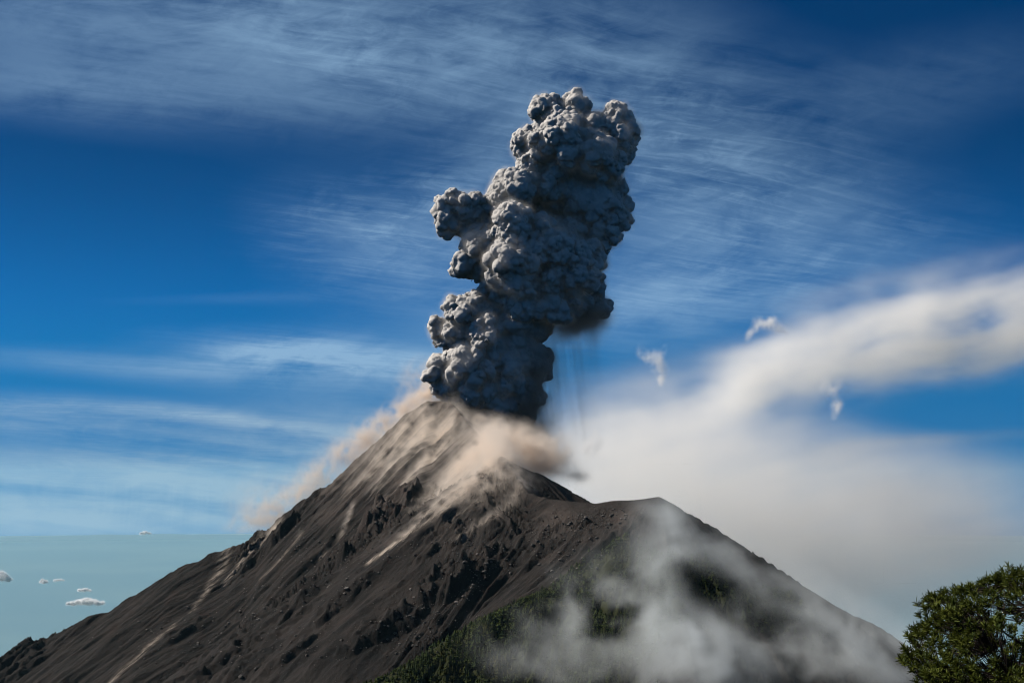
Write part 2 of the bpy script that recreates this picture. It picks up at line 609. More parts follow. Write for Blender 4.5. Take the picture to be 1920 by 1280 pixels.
# sea and far lowland; part of the air's haze is put into the base colour
sm, q, o_ = new_mat('sea_haze_tint')
b_ = q.node('ShaderNodeBsdfPrincipled')
b_.inputs['Roughness'].default_value = .35
p_ = q.node('ShaderNodeNewGeometry').outputs['Position']
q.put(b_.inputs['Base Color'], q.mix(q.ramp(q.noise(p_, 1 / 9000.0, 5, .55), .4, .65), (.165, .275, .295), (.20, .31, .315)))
q.put(o_.inputs['Surface'], b_.outputs[0])
SEA_Z, SEA_R = -3600.0, 104000.0
ang = np.linspace(0, 2 * math.pi, 181)[:-1]
rad = np.array([0.0, 2000, 6000, 15000, 30000, 50000, 75000, SEA_R])
sv = [(0, 0, SEA_Z)] + [(r * math.cos(a), r * math.sin(a), SEA_Z) for r in rad[1:] for a in ang]
sea_me = bpy.data.meshes.new('sea')
sf = [(0, 1 + k, 1 + (k + 1) % 180) for k in range(180)]
for r in range(len(rad) - 2):
    for k in range(180):
        a, b = 1 + r * 180 + k, 1 + r * 180 + (k + 1) % 180
        sf.append((a, a + 180, b + 180, b))
sea_me.from_pydata(sv, [], sf)
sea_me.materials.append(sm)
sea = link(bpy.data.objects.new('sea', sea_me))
tag(sea, 'hazy blue-green sea far below the volcano', kind='structure')

# ------------------------------------------------------------------ volume grids and smoke
def field_tree(name, n, bmin, bmax, mat=None, to_mesh=False):
    """geometry nodes: a voxel grid whose values are read from the point attribute 'd' of the object's own mesh"""
    nt = bpy.data.node_groups.new(name, 'GeometryNodeTree')
    nt.interface.new_socket('Geometry', in_out='INPUT', socket_type='NodeSocketGeometry')
    nt.interface.new_socket('Geometry', in_out='OUTPUT', socket_type='NodeSocketGeometry')
    gi, go = nt.nodes.new('NodeGroupInput'), nt.nodes.new('NodeGroupOutput')
    L = nt.links.new
    pos_ = nt.nodes.new('GeometryNodeInputPosition')
    sep = nt.nodes.new('ShaderNodeSeparateXYZ')
    L(pos_.outputs[0], sep.inputs[0])
    idx = None
    strides = (n[1] * n[2], n[2], 1)
    for k in range(3):
        mr = nt.nodes.new('ShaderNodeMapRange')
        mr.clamp = True
        L(sep.outputs[k], mr.inputs[0])
        mr.inputs[1].default_value, mr.inputs[2].default_value = bmin[k], bmax[k]
        mr.inputs[3].default_value, mr.inputs[4].default_value = 0, n[k] - 1
        rd = nt.nodes.new('ShaderNodeMath')
        rd.operation = 'ROUND'
        L(mr.outputs[0], rd.inputs[0])
        fi = nt.nodes.new('FunctionNodeFloatToInt')
        L(rd.outputs[0], fi.inputs[0])
        im = nt.nodes.new('FunctionNodeIntegerMath')
        im.operation = 'MULTIPLY'
        L(fi.outputs[0], im.inputs[0])
        im.inputs[1].default_value = strides[k]
        if idx is None:
            idx = im.outputs[0]
        else:
            ia = nt.nodes.new('FunctionNodeIntegerMath')
            ia.operation = 'ADD'
            L(idx, ia.inputs[0])
            L(im.outputs[0], ia.inputs[1])
            idx = ia.outputs[0]
    na = nt.nodes.new('GeometryNodeInputNamedAttribute')
    na.data_type = 'FLOAT'
    na.inputs[0].default_value = 'd'
    si = nt.nodes.new('GeometryNodeSampleIndex')
    si.data_type, si.domain = 'FLOAT', 'POINT'
    L(gi.outputs[0], si.inputs['Geometry'])
    L(na.outputs[0], si.inputs['Value'])
    L(idx, si.inputs['Index'])
    vc = nt.nodes.new('GeometryNodeVolumeCube')
    L(si.outputs[0], vc.inputs['Density'])
    vc.inputs['Background'].default_value = 0.0
    vc.inputs['Min'].default_value, vc.inputs['Max'].default_value = bmin, bmax
    for k, a in enumerate(('X', 'Y', 'Z')):
        vc.inputs['Resolution ' + a].default_value = n[k]
    res = vc.outputs[0]
    if to_mesh:
        v2 = nt.nodes.new('GeometryNodeVolumeToMesh')
        L(res, v2.inputs[0])
        v2.inputs['Threshold'].default_value = 0.5
        res = v2.outputs[0]
    if mat:
        smn = nt.nodes.new('GeometryNodeSetMaterial')
        L(res, smn.inputs[0])
        smn.inputs['Material'].default_value = mat
        res = smn.outputs[0]
    L(res, go.inputs[0])
    return nt


def grid_object(name, dens, bmin, bmax, mat=None, to_mesh=False):
    me = bpy.data.meshes.new(name)
    n = dens.shape
    me.vertices.add(dens.size)
    float_attr(me, 'd', dens)
    o = link(bpy.data.objects.new(name, me))
    if mat:
        me.materials.append(mat)
    md = o.modifiers.new('grid', 'NODES')
    md.node_group = field_tree(name, n, tuple(float(v) for v in bmin), tuple(float(v) for v in bmax), mat, to_mesh)
    return o


def axis_interp(a, n, k):
    """smooth resampling of array a to n samples along axis k"""
    m = a.shape[k]
    t = np.linspace(0, m - 1.001, n)
    i = np.floor(t).astype(int)
    f = (t - i).astype(np.float32)
    f = f * f * (3 - 2 * f)
    sh = [1, 1, 1]
    sh[k] = n
    f = f.reshape(sh)
    return np.take(a, i, k) * (1 - f) + np.take(a, np.minimum(i + 1, m - 1), k) * f


def noise3(n, size, cell, oct_=4, seed=0, gain=.55, ridge=False):
    """fractal noise on a grid; size and cell in metres (cell may differ per axis), result about 0..1"""
    rng = np.random.default_rng(seed)
    t, a, s = 0, 1.0, 0.0
    for o in range(oct_):
        m = [max(2, int(math.ceil(size[k] / (cell[k] / 2 ** o))) + 1) for k in range(3)]
        if max(m[k] / n[k] for k in range(3)) > 1.0:
            break
        v = rng.random(m).astype(np.float32)
        for k in range(3):
            v = axis_interp(v, n[k], k)
        if ridge:
            v = 1 - np.abs(2 * v - 1)
        t = t + a * v
        s += a
        a *= gain
    return t / s


_T3 = np.random.default_rng(5).random((64, 64, 64)).astype(np.float32)


def pnoise(p, cell, oct_=4, seed=0, gain=.55, ridge=False):
    """fractal noise at points (N,3); every octave is turned differently so that no lattice shows; result about 0..1"""
    t, a, s = 0, 1.0, 0.0
    q0 = (p / np.array(cell, dtype=np.float32)).astype(np.float32)
    for o in range(oct_):
        rg = np.random.default_rng(seed * 31 + o)
        M_, _ = np.linalg.qr(rg.normal(size=(3, 3)))
        q = (q0 * 2 ** o) @ M_.astype(np.float32) + rg.uniform(0, 60, 3).astype(np.float32)
        b = np.floor(q)
        f = q - b
        f = f * f * (3 - 2 * f)
        b = b.astype(np.int32) & 63
        b1 = (b + 1) & 63
        x0, y0, z0, x1, y1, z1 = b[:, 0], b[:, 1], b[:, 2], b1[:, 0], b1[:, 1], b1[:, 2]
        fx, fy, fz = f[:, 0], f[:, 1], f[:, 2]
        v = (((_T3[x0, y0, z0] * (1 - fx) + _T3[x1, y0, z0] * fx) * (1 - fy) + (_T3[x0, y1, z0] * (1 - fx) + _T3[x1, y1, z0] * fx) * fy) * (1 - fz)
             + ((_T3[x0, y0, z1] * (1 - fx) + _T3[x1, y0, z1] * fx) * (1 - fy) + (_T3[x0, y1, z1] * (1 - fx) + _T3[x1, y1, z1] * fx) * fy) * fz)
        if ridge:
            v = 1 - np.abs(2 * v - 1)
        t = t + a * v
        s += a
        a *= gain
    return t / s


def masked(dens, ax_, lim=.004):
    """indices and world points of the voxels that hold anything"""
    m = np.nonzero(dens > lim)
    return m, np.stack([ax_[k][m[k]] for k in range(3)], 1)


def grid_coords(bmin, bmax, vox):
    n = [int(round((bmax[k] - bmin[k]) / vox[k])) + 1 for k in range(3)]
    ax_ = [np.linspace(bmin[k], bmax[k], n[k], dtype=np.float32) for k in range(3)]
    return n, ax_


def worley(p, cell, seed=0):
    """distance to the nearest feature point, in cells"""
    q = p / cell
    b = np.floor(q).astype(np.int64)
    best = np.full(len(p), 9.0, np.float32)
    for i in (-1, 0, 1):
        for j in (-1, 0, 1):
            for k in (-1, 0, 1):
                c = b + (i, j, k)
                h = (c[:, 0] * 73856093) ^ (c[:, 1] * 19349663) ^ (c[:, 2] * 83492791) ^ (seed * 2654435761)
                d2 = 0
                for a in range(3):
                    h = (h * 1103515245 + 12345 + a * 7919) & 0x7fffffff
                    h = h ^ (h >> 13)
                    d2 = d2 + (c[:, a] + (h & 0xffff) / 65536.0 - q[:, a]) ** 2
                best = np.minimum(best, d2.astype(np.float32))
    return np.sqrt(best)


def vert_normals(v, f):
    a = v[f]
    nrm = np.cross(a[:, 2] - a[:, 0], a[:, 3] - a[:, 1])
    n = np.zeros_like(v)
    for k in range(4):
        for c in range(3):
            n[:, c] += np.bincount(f[:, k], nrm[:, c], len(v))
    return n / np.maximum(np.linalg.norm(n, axis=1, keepdims=True), 1e-9)


def billow_mesh(name, lobes, vox, k, octaves, mat, warp_=8.0, soft=None):
    """smooth union of lobes (x, y, z, r), turned into a mesh and swollen with ever smaller cauliflower billows"""
    Lb = np.array(lobes, dtype=np.float32)
    pad = 8 * vox
    bmin = (Lb[:, :3] - Lb[:, 3:]).min(0) - pad
    bmax = (Lb[:, :3] + Lb[:, 3:]).max(0) + pad
    n, ax_ = grid_coords(bmin, bmax, (vox,) * 3)
    bmax = np.array([a[-1] for a in ax_])
    S = np.zeros(n, np.float32)
    for x, y, z, r in Lb:
        R = r + 5 * k
        sl = []
        for c, v in enumerate((x, y, z)):
            i0 = max(0, int((v - R - bmin[c]) / vox))
            sl.append(slice(i0, min(n[c], int((v + R - bmin[c]) / vox) + 2)))
        d = np.sqrt((ax_[0][sl[0]][:, None, None] - x) ** 2 + (ax_[1][sl[1]][None, :, None] - y) ** 2 + (ax_[2][sl[2]][None, None, :] - z) ** 2) - r
        S[tuple(sl)] += np.exp(np.clip(-d / k, -12, 6))
    F_ = np.clip(.5 + .25 * np.log(np.maximum(S, 1e-5)) * k / vox, 0, 1)       # 0.5 on the surface
    tmp = grid_object('tmp_grid', F_, bmin, bmax, None, True)
    dg = bpy.context.evaluated_depsgraph_get()
    ev = tmp.evaluated_get(dg)
    me = bpy.data.meshes.new_from_object(ev)
    nv, nf = len(me.vertices), len(me.polygons)
    v = np.empty(nv * 3, np.float32)
    me.vertices.foreach_get('co', v)
    v = v.reshape(-1, 3).astype(np.float64)
    fi = np.empty(nf * 4, np.int32)
    me.loops.foreach_get('vertex_index', fi)
    f = fi.reshape(-1, 4)
    bpy.data.objects.remove(tmp)
    bpy.data.meshes.remove(me)
    nrm = vert_normals(v, f)
    if np.sum(nrm * (v - v.mean(0))) < 0:
        f = f[:, ::-1].copy()
        nrm = -nrm
    for o, (cell, amp) in enumerate(octaves):
        nrm = vert_normals(v, f)
        w = np.stack([fbm(v[:, 1] / (cell * 2.2) + 3 * o, v[:, 2] / (cell * 2.2), 2, 31 + o), fbm(v[:, 0] / (cell * 2.2), v[:, 2] / (cell * 2.2) + 9, 2, 41 + o),
                      fbm(v[:, 0] / (cell * 2.2), v[:, 1] / (cell * 2.2) + 5, 2, 51 + o)], 1) * cell * .45
        d = worley(v + w, cell, 7 + o)
        b = 1 - np.clip(d / .95, 0, 1.05) ** 2
        vary = np.clip(.95 + 1.5 * fbm(v[:, 0] / (cell * 3) + v[:, 1] / (cell * 4) + 7 * o, v[:, 2] / (cell * 3) - v[:, 1] / (cell * 4), 2, 61 + o), .25, 1.5) if o else 1.0
        am = amp * vary * (1.0 if soft is None else soft(v))
        v = v + nrm * ((b - .64) * am)[:, None]
        # a little relaxing keeps faces even
    me = mesh_np(name, v, f, mat)
    return me


# ash column -------------------------------------------------------------------
am_, q, o_ = new_mat('ash_cloud')
b_ = q.node('ShaderNodeBsdfPrincipled')
b_.inputs['Roughness'].default_value = 1.0
b_.inputs['Specular IOR Level'].default_value = 0.0
p_ = q.node('ShaderNodeNewGeometry').outputs['Position']
q.put(b_.inputs['Base Color'], q.mix(q.noise(p_, 1 / 60.0, 4, .6), (.50, .48, .45), (.64, .61, .575)))
bp = q.node('ShaderNodeBump')
bp.inputs['Strength'].default_value = .5
bp.inputs['Distance'].default_value = 3.0
q.put(bp.inputs['Height'], q.noise(p_, 1 / 7.0, 4, .6))
q.put(b_.inputs['Normal'], bp.outputs[0])
q.put(o_.inputs['Surface'], b_.outputs[0])

YP = 2990.0
LOBES = [  # pixel x, y, radius px, depth offset px (positive: farther)
    (1065, 225, 44, 0), (1012, 268, 44, -10), (1062, 280, 70, -10), (1128, 245, 50, 5), (1155, 262, 38, -5), (1112, 292, 52, -25), (998, 308, 34, -20), (1072, 200, 22, 0),
    (1142, 210, 22, 10), (1030, 218, 28, 10), (1010, 320, 34, -10), (1060, 322, 45, 10), (1172, 285, 20, 0), (1100, 215, 30, 25),
    (1118, 360, 48, 10), (1136, 395, 36, 5), (1128, 435, 26, 0), (1090, 345, 45, 20), (1140, 350, 26, 10), (1100, 400, 45, 35), (1137, 455, 12, 0), (1110, 445, 30, 25),
    (975, 345, 34, -20), (945, 358, 30, -10), (912, 378, 28, 0), (935, 385, 34, 10), (1050, 395, 60, 75), (990, 380, 40, 40), (1010, 350, 34, 0),
    (858, 392, 22, -10), (840, 392, 16, -15), (850, 418, 22, -5), (868, 432, 22, 0), (885, 410, 28, 5), (905, 430, 32, 15), (888, 446, 26, 0), (905, 460, 28, -5),
    (965, 425, 36, -55), (935, 458, 40, -50), (1000, 440, 34, -40), (905, 480, 42, -30), (880, 500, 22, -20), (960, 490, 62, -50), (1010, 480, 52, -35), (1050, 490, 62, -20),
    (1090, 490, 48, 0), (1060, 545, 62, -20), (1108, 530, 34, 5), (1115, 565, 34, 0), (1130, 572, 20, 0), (1085, 572, 28, 0), (1000, 545, 58, -25), (930, 520, 44, -25), (975, 440, 30, -60),
    (960, 545, 44, -5), (1060, 450, 45, 20),
    (905, 570, 34, -10), (865, 592, 34, -10), (842, 625, 28, -10), (875, 630, 40, -5), (920, 610, 50, 0), (965, 600, 55, 10), (1000, 600, 44, 15), (845, 640, 22, 0),
    (900, 668, 36, -40), (930, 690, 42, -35), (868, 690, 34, -30), (850, 712, 26, -20), (890, 715, 40, -20), (960, 665, 52, 5), (1000, 680, 38, 15), (1015, 700, 26, 15),
    (828, 700, 20, -15), (832, 722, 22, -5), (822, 640, 16, -5), (858, 748, 34, 5), (838, 748, 22, 12), (835, 765, 26, 25), (826, 610, 14, -5),
    (945, 735, 50, -5), (990, 735, 40, 10), (905, 745, 40, 5), (940, 775, 40, 15), (975, 775, 34, 15), (890, 775, 34, 25), (920, 810, 36, 30), (960, 810, 34, 30), (915, 640, 40, -20),
]
S_ = YP / F
lob = []
rr_ = random.Random(5)
for px, py, r, dz_ in LOBES:
    p = P(px, py, YP + dz_ * S_)
    lob.append((*p, r * S_ * .92))
    for _ in range(5):                                   # knobs that break the round outline
        th, ph = rr_.uniform(0, 6.283), math.acos(rr_.uniform(-1, 1))
        u = (math.sin(ph) * math.cos(th), math.sin(ph) * math.sin(th), math.cos(ph))
        lob.append((*[p[c] + u[c] * r * S_ * .72 for c in range(3)], r * S_ * rr_.uniform(.28, .42)))


def soft_low(v):
    """the lee side and the foot of the column are smoother"""
    px, py = proj(v[:, 0], v[:, 1], v[:, 2])
    return 1 - .55 * sstep(900, 1000, px) * sstep(560, 640, py)


plume_me = billow_mesh('ash_plume', lob, 1.95, 2.9, [(64, 46), (30, 24), (14.5, 9.0), (7, 4.2)], am_, soft=soft_low)
plume = link(bpy.data.objects.new('ash_plume', plume_me))
tag(plume, 'tall dark grey billowing ash column rising from the volcano summit', 'ash plume')


# thin torn ash that softens the column's outline
def fringe_grid(me, FV, seed, cell):
    pv = np.empty(len(me.vertices) * 3, np.float32)
    me.vertices.foreach_get('co', pv)
    pv = pv.reshape(-1, 3)
    fmin, fmax = pv.min(0) - 8 * FV, pv.max(0) + 8 * FV
    fn, fax = grid_coords(fmin, fmax, (FV,) * 3)
    ijk = np.clip(np.round((pv - fmin) / FV).astype(int), 0, np.array(fn) - 1)
    fr = np.zeros(fn, np.float32)
    np.add.at(fr, tuple(ijk.T), 1.0)
    fr = np.minimum(fr, 3.0)
    for k_ in range(3):
        for _ in range(2):
            fr = (fr + np.roll(fr, 1, k_) + np.roll(fr, -1, k_)) / 3
    m, pts_ = masked(fr, fax, .02)
    fr[m] *= np.clip((pnoise(pts_ - fmin, (cell,) * 3, 4, seed, .65) - .40) * 5, 0, 1.6)
    fr[fr < .02] = 0
    return fr, fmin, [a[-1] for a in fax]


# drifting smoke, dust and mist ---------------------------------------------------
def smoke_mat(name, color, aniso=0.0, dens=1.0, absorb=None):
    m, q, o = new_mat(name)
    v = q.node('ShaderNodeVolumePrincipled')
    v.inputs['Color'].default_value = (*color, 1)
    v.inputs['Anisotropy'].default_value = aniso
    v.inputs['Density'].default_value = dens
    if absorb:
        v.inputs['Absorption Color'].default_value = (*absorb, 1)
    q.put(o.inputs['Volume'], v.outputs[0])
    return m


def pix_grid(ax_):
    """photo pixel of every voxel (three broadcast arrays are joined)"""
    x, y, z = ax_[0][:, None, None], ax_[1][None, :, None], ax_[2][None, None, :]
    c, s = math.cos(TH), math.sin(TH)
    f = y * c + z * s
    return CX + F * x / f, CY - F * (-y * s + z * c) / f


def ellipsoid(ax_, c, r):
    return (((ax_[0] - c[0]) / r[0]) ** 2)[:, None, None] + (((ax_[1] - c[1]) / r[1]) ** 2)[None, :, None] + (((ax_[2] - c[2]) / r[2]) ** 2)[None, None, :]


# 1. beige avalanche dust on the slopes and round the summit
bmin, bmax = np.array([-700., 2300., -110.]), np.array([150., 3090., 290.])
VX = 4.2
n, ax_ = grid_coords(bmin, bmax, (VX,) * 3)
size = bmax - bmin
GX_, GY_ = np.meshgrid(ax_[0], ax_[1], indexing='ij')
GH = ground(GX_, GY_)[0].astype(np.float32)
hag = ax_[2][None, None, :] - GH[:, :, None]                       # height above ground
dens = np.zeros(n, np.float32)
for pts, w in STREAMS_W:
    d, t, wd = path_dist(GX_, GY_, pts)
    m2 = (w * np.exp(-(d / np.maximum(wd, 5)) ** 2) * sstep(0, .06, t + .03) * (1 - .7 * t)).astype(np.float32)
    hh = np.clip(wd * .42, 4.5, 14).astype(np.float32)
    dens += m2[:, :, None] * np.exp(-np.clip(hag, 0, 200) / hh[:, :, None]) * 1.0
dens *= (hag > -6)
# thin general dust film on the upper cone
up = sstep(-40, 120, GH) * sstep(60, 0, np.maximum(0, GX_ - np.interp(GY_, CW[:, 1], CW[:, 0])))
dens += (.15 * up.astype(np.float32))[:, :, None] * np.exp(-np.clip(hag, 0, 200) / 9.0) * (hag > -6)
# plumes of dust: pixel, depth, radius px, weight
for px, py, Yd, r, w in [
    (898, 788, 2900, 13, .9), (880, 782, 2925, 9, .6), (925, 818, 2860, 24, .9), (965, 834, 2820, 28, .9), (1000, 848, 2800, 28, .7), (950, 850, 2700, 36, .9), (985, 858, 2680, 34, .8),
    (905, 850, 2640, 26, .55), (1020, 868, 2700, 30, .45), (920, 872, 2560, 24, .6), (1035, 850, 2850, 30, .35),
    (812, 733, 2985, 17, .7), (795, 742, 2990, 15, .6), (830, 742, 2975, 9, .4), (775, 757, 3005, 18, .42), (750, 777, 3005, 22, .50), (720, 797, 3005, 24, .44), (685, 825, 3005, 25, .38),
    (645, 857, 3005, 27, .33), (600, 892, 3005, 28, .27), (560, 927, 3005, 30, .24), (520, 960, 3005, 32, .2), (480, 988, 3010, 38, .12), (440, 1012, 3010, 28, .05), (490, 950, 3020, 60, .025), (790, 720, 3030, 34, .18),
]:
    c = P(px, py, Yd)
    e = ellipsoid(ax_, c, np.array([r, r * .7, r]) * Yd / F)
    dens += w * np.exp(-e * 1.2)
edge = np.ones(n, np.float32)
for k in range(3):
    sh = [1, 1, 1]; sh[k] = n[k]
    i = np.arange(n[k])
    edge = edge * np.clip(np.minimum(i, n[k] - 1 - i) / 4.0, 0, 1).reshape(sh)
dens = dens * edge
m, pts_ = masked(dens, ax_)
tex3 = np.clip((pnoise(pts_, (56, 56, 48), 5, 3, .66) * .5 + pnoise(pts_, (21, 21, 19), 2, 4, .6, True) * .5 - .48) * 9, 0, 2.4)
tmp_ = np.zeros(n, np.float32)
tmp_[m] = dens[m] * (.05 + tex3)
dens = tmp_
dens[dens < .004] = 0
dust_m = smoke_mat('dust', (.92, .83, .74), .1, .11)
dust = grid_object('avalanche_dust', dens, bmin, [a[-1] for a in ax_], dust_m)
tag(dust, 'beige dust of avalanches rolling down the upper slopes', 'dust', kind='stuff')

# 2. dark ash falling out of the column and smoke behind the right crest
bmin, bmax = np.array([-170., 2880., -40.]), np.array([240., 3110., 420.])
n, ax_ = grid_coords(bmin, bmax, (3.0, 6.0, 4.5))
size = bmax - bmin
veil_, puff_ = np.zeros(n, np.float32), np.zeros(n, np.float32)
for px, py, rx, rz, w, kind in [
    (1005, 775, 38, 70, .55, 0), (1012, 835, 30, 50, .35, 0), (1055, 690, 50, 120, .22, 0), (1095, 660, 34, 80, .16, 0), (1020, 650, 36, 100, .26, 0), (1075, 800, 40, 70, .07, 0), (985, 790, 46, 50, .7, 1),
    (1055, 882, 28, 18, .5, 1), (1085, 893, 22, 10, .25, 1), (1035, 868, 26, 20, .4, 1), (940, 795, 64, 36, .9, 1), (900, 775, 36, 26, .7, 1), (1012, 715, 30, 60, .6, 1), (1105, 598, 30, 22, 1.1, 1), (1065, 602, 46, 24, 1.0, 1), (1085, 625, 34, 26, .35, 1), (1005, 640, 26, 34, .5, 1),
]:
    c = P(px, py, 2990)
    e = ellipsoid(ax_, c, np.array([rx, 45, rz]) * 2990 / F)
    if kind == 0:
        veil_ += w * np.exp(-e * 1.3)
    else:
        puff_ += w * np.exp(-e * 1.3)
edge = np.ones(n, np.float32)
for k in range(3):
    sh = [1, 1, 1]; sh[k] = n[k]
    i = np.arange(n[k])
    edge = edge * np.clip(np.minimum(i, n[k] - 1 - i) / 4.0, 0, 1).reshape(sh)
dens = np.zeros(n, np.float32)
m, pts_ = masked(veil_, ax_)
sl_ = pts_.copy()
sl_[:, 0] += sl_[:, 2] * .10                                        # the veils lean with the wind
fn_ = noise3(n, size, (16, 26, 360), 3, 8, .8)
ix_ = np.clip(((sl_[:, 0] - bmin[0]) / (bmax[0] - bmin[0]) * (n[0] - 1)).astype(int), 0, n[0] - 1)
dens[m] += .55 * veil_[m] * np.clip((fn_[ix_, m[1], m[2]] - .46) * 9, 0, 2) * np.clip(pnoise(pts_, (60, 60, 120), 3, 18) * 2 - .4, 0, 1.2)
m, pts_ = masked(puff_, ax_)
dens[m] += puff_[m] * np.clip((pnoise(pts_, (48, 48, 48), 5, 9, .62) - .40) * 6, 0, 1.6)
dens *= edge
dens[dens < .004] = 0
ash_m = smoke_mat('falling_ash', (.22, .22, .23), .2, .05)
ashf = grid_object('falling_ash', dens, bmin, [a[-1] for a in ax_], ash_m)
tag(ashf, 'dark veils of ash falling from the column behind the crest', 'ash', kind='stuff')
fr, fmin, fmax = fringe_grid(plume_me, 3.6, 91, 36)
fringe = grid_object('ash_fringe', fr, fmin, fmax, smoke_mat('ash_fringe', (.80, .77, .74), 0.0, .024))
tag(fringe, 'thin torn ash round the edges of the ash column', 'ash', kind='stuff')

# 3. pale ash haze drifting away behind the right shoulder
bmin, bmax = np.array([-60., 3200., -620.]), np.array([2100., 4600., 760.])
n, ax_ = grid_coords(bmin, bmax, (11., 22., 11.))
size = bmax - bmin
px3, py3 = pix_grid(ax_)
yy = np.clip((ax_[1] - 3150) / 1150, 0, 1)
ysu = (4.8 * np.exp(-((ax_[1] - 3700) / 85) ** 2)).astype(np.float32)[None, :, None]
ysl = (1.0 * np.exp(-((ax_[1] - 3800) / 400) ** 2)).astype(np.float32)[None, :, None]
dens = np.zeros(n, np.float32)
YH = 3700.0
for px, py, rx, rz, rot, w in [
    (1330, 960, 330, 210, 0, 1.0), (1560, 960, 420, 190, 8, 1.0), (1180, 900, 150, 130, 0, .8), (1750, 980, 280, 110, 8, .5), (1300, 800, 190, 100, 0, .55), (1080, 850, 90, 90, 0, .35),
    (1180, 760, 120, 70, -20, .25), (1450, 1080, 330, 120, 10, .4),
    (1640, 640, 310, 92, -14, .95), (1850, 605, 240, 96, -8, 1.0), (1450, 690, 140, 60, -30, .6), (2000, 600, 250, 80, -6, 1.0), (1530, 700, 190, 55, -8, .5), (1380, 740, 90, 50, -40, .6), (1750, 690, 120, 40, -12, .5),
    (1640, 830, 250, 16, -4, .12), (1850, 815, 200, 13, -4, .22),
]:
    c = P(px, py, YH)
    cr, sr = math.cos(math.radians(rot)), math.sin(math.radians(rot))
    u = (ax_[0][:, None, None] - c[0]) * F / YH
    v = -(ax_[2][None, None, :] - c[2]) * F / YH
    e = ((u * cr + v * sr) / rx) ** 2 + ((-u * sr + v * cr) / rz) ** 2
    dens += w * np.exp(-e * 1.6) * (ysu if py < 760 or py == 830 or py == 815 else ysl)
gap = 1 - .95 * np.exp(-(((px3 - 1850) / 330) ** 2 + ((py3 - 772) / 52) ** 2))
dens = dens * gap
upper = np.broadcast_to(sstep(800, 740, py3), n)
dens = np.clip(dens - .06, 0, 9)
m, pts_ = masked(dens, ax_)
tl_ = math.radians(13)
al_ = np.stack([pts_[:, 0] * math.cos(tl_) + pts_[:, 2] * math.sin(tl_), pts_[:, 1], -pts_[:, 0] * math.sin(tl_) + pts_[:, 2] * math.cos(tl_)], 1)
wv_ = (pnoise(pts_, (260, 260, 260), 2, 15) - .5) * 90
al_[:, 2] += wv_
brk = np.clip((pnoise(pts_, (330, 330, 230), 4, 12, .55) * .36 + pnoise(pts_, (95, 130, 75), 3, 13, .6) * .28 + pnoise(al_, (420, 200, 44), 4, 14, .62) * .36 - .40) * 8.0, 0, 2.2)
up_ = upper[m]
tmp_ = np.zeros(n, np.float32)
tmp_[m] = dens[m] * ((1 - up_) * (.42 + .58 * brk) + up_ * brk * .60)
dens = tmp_
edge = np.ones(n, np.float32)
for k in range(3):
    sh = [1, 1, 1]; sh[k] = n[k]
    i = np.arange(n[k])
    edge = edge * np.clip(np.minimum(i, n[k] - 1 - i) / 5.0, 0, 1).reshape(sh)
dens *= edge
dens[dens < .003] = 0
haze_m = smoke_mat('ash_haze', (.999, .99, .972), .3, .0034)
ah = grid_object('drifting_ash_cloud', dens, bmin, [a[-1] for a in ax_], haze_m)
tag(ah, 'pale beige ash cloud drifting away behind the right shoulder', 'ash cloud', kind='stuff')

# 4. thin mist clinging to the forested slope
bmin, bmax = np.array([-130., 1640., -330.]), np.array([640., 2190., 20.])
n, ax_ = grid_coords(bmin, bmax, (4.5, 6.5, 4.5))
size = bmax - bmin
px3, py3 = pix_grid(ax_)
GX_, GY_ = np.meshgrid(ax_[0], ax_[1], indexing='ij')
hag = ax_[2][None, None, :] - base(GX_, GY_)[0].astype(np.float32)[:, :, None]
dens = np.zeros(n, np.float32)
for px, py, rx, ry, rot, w in [
    (1240, 970, 60, 50, 40, .6), (1300, 1010, 70, 45, 40, .7), (1230, 1060, 60, 70, 0, .8), (1400, 1060, 110, 40, 30, .6), (1180, 1150, 130, 70, -10, 1.0), (1330, 1190, 160, 60, 10, 1.2),
    (1120, 1120, 90, 60, -20, .7), (1500, 1130, 120, 40, 32, .7), (1600, 1190, 110, 60, 32, .7), (1480, 1230, 170, 60, 0, .8), (1250, 1260, 200, 50, 0, .7), (1000, 1240, 110, 40, 20, .45),
    (960, 1200, 60, 40, 20, .3), (1060, 1180, 80, 50, 0, .5), (1680, 1240, 90, 60, 30, .6),
]:
    cr, sr = math.cos(math.radians(rot)), math.sin(math.radians(rot))
    u, v = px3 - px, py3 - py
    dens += w * np.exp(-(((u * cr + v * sr) / rx) ** 2 + ((-u * sr + v * cr) / ry) ** 2) * 1.1)
clear = 1 - .9 * np.exp(-(((px3 - 1320) / 55) ** 2 + ((py3 - 1105) / 45) ** 2))
dens *= clear * np.exp(-((hag - 34) / 19) ** 2) * (hag > 0)
m, pts_ = masked(dens, ax_, .01)
wp_ = pts_ + (np.stack([pnoise(pts_, (90, 90, 90), 2, 25 + c_) for c_ in range(3)], 1) - .5) * 70
tmp_ = np.zeros(n, np.float32)
tmp_[m] = np.clip(dens[m] * np.clip((pnoise(wp_, (120, 120, 100), 5, 21, .62) * .5 + pnoise(wp_, (66, 66, 66), 5, 22, .62, True) * .5 - .50) * 10, 0, 2.6) - .015, 0, 3)
dens = tmp_
edge = np.ones(n, np.float32)
for k in range(3):
    sh = [1, 1, 1]; sh[k] = n[k]
    i = np.arange(n[k])
    edge = edge * np.clip(np.minimum(i, n[k] - 1 - i) / 4.0, 0, 1).reshape(sh)
dens *= edge
dens[dens < .004] = 0
mist_m = smoke_mat('mist', (.93, .975, .985), .1, .0066)
mist = grid_object('mist', dens, bmin, [a[-1] for a in ax_], mist_m)
tag(mist, 'thin white mist drifting over the forested slope', 'mist', kind='stuff')

